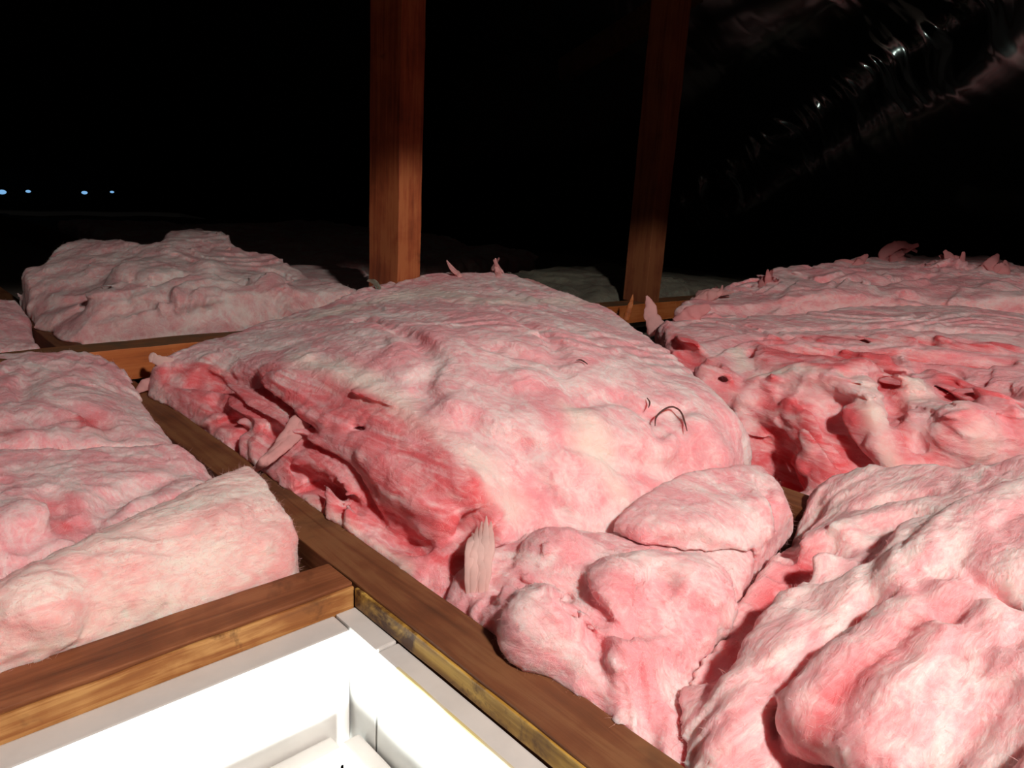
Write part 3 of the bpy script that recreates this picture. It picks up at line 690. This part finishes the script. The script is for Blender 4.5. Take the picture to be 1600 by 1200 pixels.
# ---- torn batt at mid right
W = Wool([(1035, 508, .10), (1100, 500, .11), (1200, 497, .12), (1300, 487, .135), (1400, 480, .145), (1500, 487, .15), (1600, 500, .155), (1750, 510, .155),
          (1060, 560, .09), (1100, 600, .07), (1200, 560, .10), (1300, 560, .11), (1400, 560, .12), (1500, 560, .13), (1600, 560, .14), (1750, 600, .14),
          (1150, 625, .05), (1180, 640, .05), (1250, 610, .08), (1400, 620, .09), (1500, 620, .105), (1600, 640, .12), (1250, 745, -.02), (1350, 745, .01), (1450, 725, .04), (1550, 700, .07), (1600, 715, .07), (1400, 680, .06),
          (1500, 670, .085), (1300, 650, .07), (1200, 700, -.01), (1280, 690, .03), (1240, 790, -.03)],
         [(1030, 515, .09), (1060, 560, .08), (1100, 600, .06), (1150, 625, .04), (1165, 660, .02), (1200, 760, -.04), (1250, 800, -.04), (1350, 765, -.0), (1450, 745, .02), (1550, 715, .05), (1620, 720, .06), (1800, 720, .06), (1850, 600, .12), (1800, 500, .15), (1600, 497, .15), (1500, 483, .145), (1400, 478, .14), (1300, 485, .13), (1200, 495, .115), (1100, 498, .105)],
         vox=.0032, grow=.004, k=.022)
W.tear([(1180, 535), (1400, 545), (1420, 590), (1300, 590), (1190, 575)])
W.tear([(1040, 510), (1090, 540), (1150, 590), (1150, 640), (1090, 590), (1050, 560)])
W.tear([(1200, 610), (1340, 620), (1360, 740), (1270, 770), (1180, 720), (1160, 660)])
W.tear([(1380, 560), (1400, 560), (1420, 700), (1540, 715), (1530, 735), (1400, 730)])
W.tear([(1440, 565), (1590, 600), (1590, 650), (1480, 620)])
W.groove([(1180, 548), (1230, 550), (1300, 545), (1360, 560), (1400, 570)], .014, .024, .008)
W.groove([(1400, 560), (1395, 610), (1395, 660), (1410, 700)], .013, .014, .010)
W.groove([(1440, 570), (1500, 580), (1560, 600), (1600, 625)], .012, .012, .010)
W.groove([(1480, 610), (1530, 630), (1590, 650)], .010, .010, .010)
W.groove([(1050, 530), (1090, 560), (1130, 590)], .016, .016, .012)
W.groove([(1440, 690), (1480, 708), (1550, 724)], .014, .018, .010)
W.tear([(1200, 527), (1300, 521), (1420, 527), (1590, 542), (1590, 552), (1420, 537), (1300, 529), (1200, 537)]); W.tear([(1420, 545), (1590, 560), (1590, 575), (1420, 558)])
W.groove([(1190, 532), (1300, 524), (1420, 532), (1590, 547)], .009, .007, .008)
W.groove([(1420, 550), (1500, 554), (1590, 568)], .009, .009, .008)
W.groove([(1480, 595), (1540, 605), (1600, 622)], .009, .009, .008)
W.groove([(1200, 515), (1300, 508), (1420, 515), (1580, 525)], .012, .006, .012)
W.groove([(1300, 635), (1325, 665), (1350, 700)], .050, .044, .012)
W.groove([(1168, 655), (1195, 690), (1235, 738)], .040, .048, .012)
W.lump(1425, 605, .034, .016); W.lump(1505, 660, .050, .024); W.lump(1440, 650, .03, .010)
W.ridge([(1345, 585), (1362, 640), (1376, 690), (1402, 728)], .024, .016, .010)
W.ridge([(1180, 600), (1240, 588), (1300, 596), (1345, 612)], .018, .014, .010)
for k in range(5):
    W.ridge([(1205 + 9 * k, 628 + 7 * k), (1240 + 7 * k, 628 + 12 * k), (1262 + 3 * k, 655 + 13 * k), (1262 - k, 690 + 12 * k)], .0075, .012 - .001 * k, .004)
W.pale([(1350, 600), (1362, 650), (1372, 690), (1395, 725)], .022); W.pale([(1420, 605), (1430, 620)], .03); W.pale([(1470, 640), (1530, 680)], .03)
W.pale([(1180, 590), (1250, 585), (1320, 595)], .018); W.pale([(1150, 545), (1160, 570)], .02)
W.fluff(.0080, 12, 11.2, aniso=np.diag([1.1, .6, 1.2]), strata=.012)
mid = finish('insulation_batt', W, M_wool_rose, 'torn rose-pink insulation batt at the right, with red layered tears and a dark hollow', 11.2, 16000)

# ---- far right batt
W = Wool([(1060, 478, .10), (1130, 458, .12), (1200, 440, .15), (1300, 420, .18), (1400, 405, .20), (1500, 412, .2), (1600, 428, .2), (1750, 440, .2),
          (1150, 490, .10), (1300, 460, .15), (1450, 450, .17), (1600, 470, .17), (1100, 505, .08), (1300, 490, .12), (1600, 500, .14), (1450, 490, .13), (1780, 500, .14)],
         [(1055, 482, .09), (1100, 505, .07), (1300, 495, .10), (1600, 505, .12), (1800, 510, .12), (1800, 440, .19), (1600, 426, .19), (1500, 410, .19), (1400, 403, .19), (1300, 418, .17), (1200, 438, .14), (1130, 456, .11)],
         vox=.006, grow=.004, k=.03)
W.groove([(1100, 480), (1160, 480), (1230, 470)], .02, .02); W.groove([(1420, 465), (1500, 475), (1590, 480)], .02, .018)
W.groove([(1290, 440), (1360, 445), (1450, 430)], .02, .015); W.lump(1560, 450, .06, .02); W.lump(1480, 420, .05, .02)
W.groove([(1200, 485), (1300, 478), (1400, 475)], .014, .015)
W.fluff(.017, 11, 14.2, strata=0)
W_fr = W
far_r = finish('insulation_batt', W, M_wool_rose, 'farthest pink insulation batt at the right, its ragged crest against the dark roof', 14.2, 8000, .018)
dd = D(1410, 408, .195)
plume(far_r, [(1388, 446, dd), (1398, 425, dd), (1402, 402, dd), (1410, 388, dd), (1430, 386, dd)], .034, M_wool_rose, 15, 7, 7)
dd = D(1205, 440, .15)
plume(far_r, [(1196, 466, dd), (1202, 448, dd), (1207, 434, dd), (1205, 420, dd)], .022, M_wool_rose, 16, 5, 6)
dd = D(1480, 420, .195)
plume(far_r, [(1465, 432, dd), (1478, 412, dd), (1490, 398, dd)], .030, M_wool_rose, 18, 6, 12)
plume(far_r, [(1545, 440, dd), (1552, 420, dd), (1560, 412, dd)], .026, M_wool_rose, 19, 6, 12)
plume(far_r, [(1320, 436, dd), (1330, 418, dd), (1345, 410, dd)], .024, M_wool_rose, 21, 6, 14)
dd = D(1120, 460, .12)
plume(far_r, [(1090, 476, dd), (1110, 462, dd), (1135, 452, dd)], .018, M_wool_far, 22, 6, 12)
dd = D(1020, 500, .10)
add_tuft(mid, [(1030, 520, dd), (1018, 495, dd), (1015, 475, dd), (1010, 462, dd)], [.022, .016, .010, .002], M_wool_far, 17.0)
add_tuft(mid, [(1060, 510, dd), (1085, 490, dd), (1110, 480, dd)], [.022, .018, .006], M_wool_rose, 17.5)

# ---- left bay, three pieces
W = Wool([(0, 1050, .002), (150, 997, .002), (300, 945, .002), (460, 893, .0), (380, 735, .055), (300, 770, .06), (200, 820, .06), (100, 875, .058), (0, 930, .055), (430, 790, .045), (465, 845, .02),
          (400, 850, .03), (300, 870, .035), (200, 910, .035), (100, 960, .035), (0, 1000, .03), (250, 780, .05), (100, 850, .05), (0, 900, .05), (-200, 1000, .05), (-200, 1120, .0), (-200, 950, .05)],
         [(-300, 1150, 0), (0, 1046, 0), (150, 996, 0), (300, 945, 0), (462, 892, 0), (466, 850, .01), (430, 790, .035), (386, 732, .05), (300, 765, .05), (200, 812, .05), (100, 862, .05), (0, 910, .05), (-300, 1000, .05)],
         vox=.003, grow=.003, k=.008)
for a in [(350, 830, .03, .008), (200, 880, .035, .008), (100, 940, .03, .007), (420, 850, .025, .006)]: W.lump(*a)
W.fluff(.0055, 16, 18.7, aniso=np.diag([.6, 1.2, 1.4]), strata=0)
finish('insulation_batt', W, M_wool_cream, 'cream-pink cut end of an insulation batt resting against the reddish trimmer', 18.7, 12000)

W = Wool([(0, 940, .03), (100, 875, .035), (200, 820, .035), (300, 770, .035), (360, 755, .03), (325, 740, .02), (280, 712, .035), (150, 712, .045), (0, 722, .05), (200, 760, .045), (100, 800, .055), (0, 840, .06), (0, 780, .06), (-200, 800, .06), (-200, 730, .055)],
         [(-260, 1000, .03), (0, 950, .02), (200, 840, .02), (340, 775, .01), (330, 745, .01), (278, 708, .02), (150, 708, .03), (0, 720, .035), (-260, 745, .04)],
         vox=.0035, grow=.003, k=.014)
W.lump(60, 800, .04, .012); W.lump(200, 780, .035, .008); W.groove([(80, 760), (100, 820), (40, 860)], .012, .008); W.groove([(250, 745), (180, 770), (120, 840)], .012, .008)
W.tear([(60, 770), (110, 765), (135, 800), (110, 835), (80, 820)])
W.fluff(.0065, 13, 21.3, strata=0)
finish('insulation_batt', W, M_wool, 'pink insulation batt at the left edge, just behind the cream-pink cut end', 21.3, 6000)

W = Wool([(0, 560, .055), (80, 558, .06), (150, 566, .05), (180, 580, .04), (215, 622, .02), (250, 670, .015), (278, 705, .01), (150, 700, .035), (0, 715, .045), (150, 620, .045), (0, 620, .055), (100, 660, .05), (-200, 580, .055), (-200, 700, .05)],
         [(-260, 740, .03), (0, 722, .03), (150, 712, .02), (282, 712, .0), (250, 668, .005), (215, 620, .01), (182, 578, .03), (150, 563, .04), (0, 556, .05), (-260, 570, .05)],
         vox=.004, grow=.002, k=.014)
W.groove([(20, 600), (40, 615), (30, 595)], .006, .005); W.groove([(110, 630), (160, 655), (180, 680)], .010, .008); W.lump(60, 680, .04, .01)
W.tear([(105, 640), (160, 645), (170, 665), (120, 668)]); W.tear([(0, 655), (40, 665), (20, 680), (0, 680)])
W.fluff(.007, 12, 23.9, strata=0)
finish('insulation_batt', W, M_wool, 'flat pink insulation batt on the left, tucked against the raised cross beam', 23.9, 6000)

# ---- beyond the cross beam on the left
W = Wool([(100, 535, .0), (200, 532, .02), (300, 522, .03), (380, 512, .04), (45, 465, .05), (70, 440, .08), (120, 402, .13), (180, 404, .13), (230, 415, .125), (265, 386, .158), (310, 376, .168), (345, 384, .16), (375, 415, .13), (430, 430, .11), (500, 450, .10), (540, 470, .08),
          (150, 470, .07), (250, 450, .10), (350, 450, .10), (430, 475, .08), (300, 490, .06), (200, 500, .045), (120, 490, .04)],
         [(100, 537, .0), (200, 531, .0), (300, 521, .01), (380, 511, .02), (560, 492, .04), (545, 468, .07), (500, 447, .09), (430, 425, .10), (375, 408, .12), (345, 385, .14), (310, 376, .145), (265, 385, .14), (235, 412, .11), (180, 404, .11), (120, 402, .11), (65, 436, .07), (30, 462, .04)],
         vox=.006, grow=.003, k=.03)
W.groove([(130, 475), (200, 480), (260, 470)], .02, .018); W.groove([(170, 440), (230, 445), (330, 425), (380, 440)], .02, .014); W.groove([(260, 500), (350, 480), (450, 460)], .016, .01)
W.lump(200, 430, .06, .02); W.lump(330, 410, .06, .02); W.lump(160, 470, .04, .02); W.lump(420, 440, .05, .015)
W.fluff(.017, 9, 26.1, strata=0)
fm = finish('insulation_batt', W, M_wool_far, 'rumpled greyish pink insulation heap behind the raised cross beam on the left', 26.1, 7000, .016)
dd = D(358, 395, .145)
add_tuft(fm, [(350, 400, dd), (355, 392, dd), (360, 386, dd)], [.01, .006, .002], M_wool_far, 27.0)

W = Wool([(0, 480, .04), (30, 485, .03), (60, 540, .0), (0, 545, .0), (30, 510, .02), (-200, 500, .04), (-200, 560, 0)],
         [(-250, 590, 0), (0, 547, 0), (62, 541, 0), (48, 512, 0), (30, 482, .02), (0, 476, .03), (-250, 490, .04)], vox=.005, grow=.002, k=.014)
W.fluff(.007, 11, 28.3, strata=0)
finish('insulation_batt', W, M_wool, 'small sliver of pink insulation at the left edge beyond the cross beam', 28.3, 2000)

# ---- dim far pieces
def far_batt(lo, hi, h, seed, mat, label, n=0):
    W = Wool([], [], vox=.012, zbot=-.08, ztop=h + .12, grow=0, k=.05,
             world=[(lo[0], lo[1], h * .6), (hi[0], lo[1], h * .7), (hi[0], hi[1], h * .8), (lo[0], hi[1], h), ((lo[0] + hi[0]) / 2, (lo[1] + hi[1]) / 2, h)],
             world_outline=[lo, (hi[0], lo[1]), hi, (lo[0], hi[1])])
    W.fluff(.03, 5, seed, strata=0)
    finish('insulation_batt', W, mat, label, seed, n)
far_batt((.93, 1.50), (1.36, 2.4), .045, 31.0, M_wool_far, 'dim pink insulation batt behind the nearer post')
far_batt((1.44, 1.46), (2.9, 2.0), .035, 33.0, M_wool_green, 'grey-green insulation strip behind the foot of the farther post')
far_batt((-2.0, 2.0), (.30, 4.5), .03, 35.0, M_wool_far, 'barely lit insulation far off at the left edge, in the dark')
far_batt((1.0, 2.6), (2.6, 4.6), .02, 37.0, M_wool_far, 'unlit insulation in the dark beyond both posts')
# orange splinter by the farther post
dd = D(985, 478, .06)
sp = tuft('wood_splinter', [O + ray(p) * dd for p in [(978, 500), (983, 484), (987, 470), (989, 460)]], [.009, .008, .005, .001], M_binder, None, 40.0, .3)
tag(sp, 'thin orange splinter of wood sticking up beside the farther post', 'splinter')

# ---- daylight pin-holes at the far eave
def vent():
    mt, nt, b = new_mat('daylight'); b.inputs['Base Color'].default_value = (0, 0, 0, 1)
    b.inputs['Emission Color'].default_value = (.25, .55, .95, 1); b.inputs['Emission Strength'].default_value = .8
    return mt
Mv = vent()
ev = empty('eave_vent', tuple(O + ray((90, 301)) * 6.6)); tag(ev, 'row of tiny bluish daylight holes under the far eave at the left', 'vent')
for px, py, s in [(3, 300, 1.3), (44, 299, .8), (132, 301, 1.0), (175, 300, .7)]:
    r = ray((px, py)); t = 6.75 / r[1]
    bm = bmesh.new(); bmesh.ops.create_uvsphere(bm, u_segments=12, v_segments=8, radius=.016 * s)
    for v in bm.verts: v.co.x *= 1.4; v.co.y *= .4; v.co.z *= .8; v.co += Vector(O + r * t) - ev.location
    me = bpy.data.meshes.new('vent_hole'); bm.to_mesh(me); bm.free(); link('vent_hole', me, Mv, ev)
bpy.context.view_layer.update()
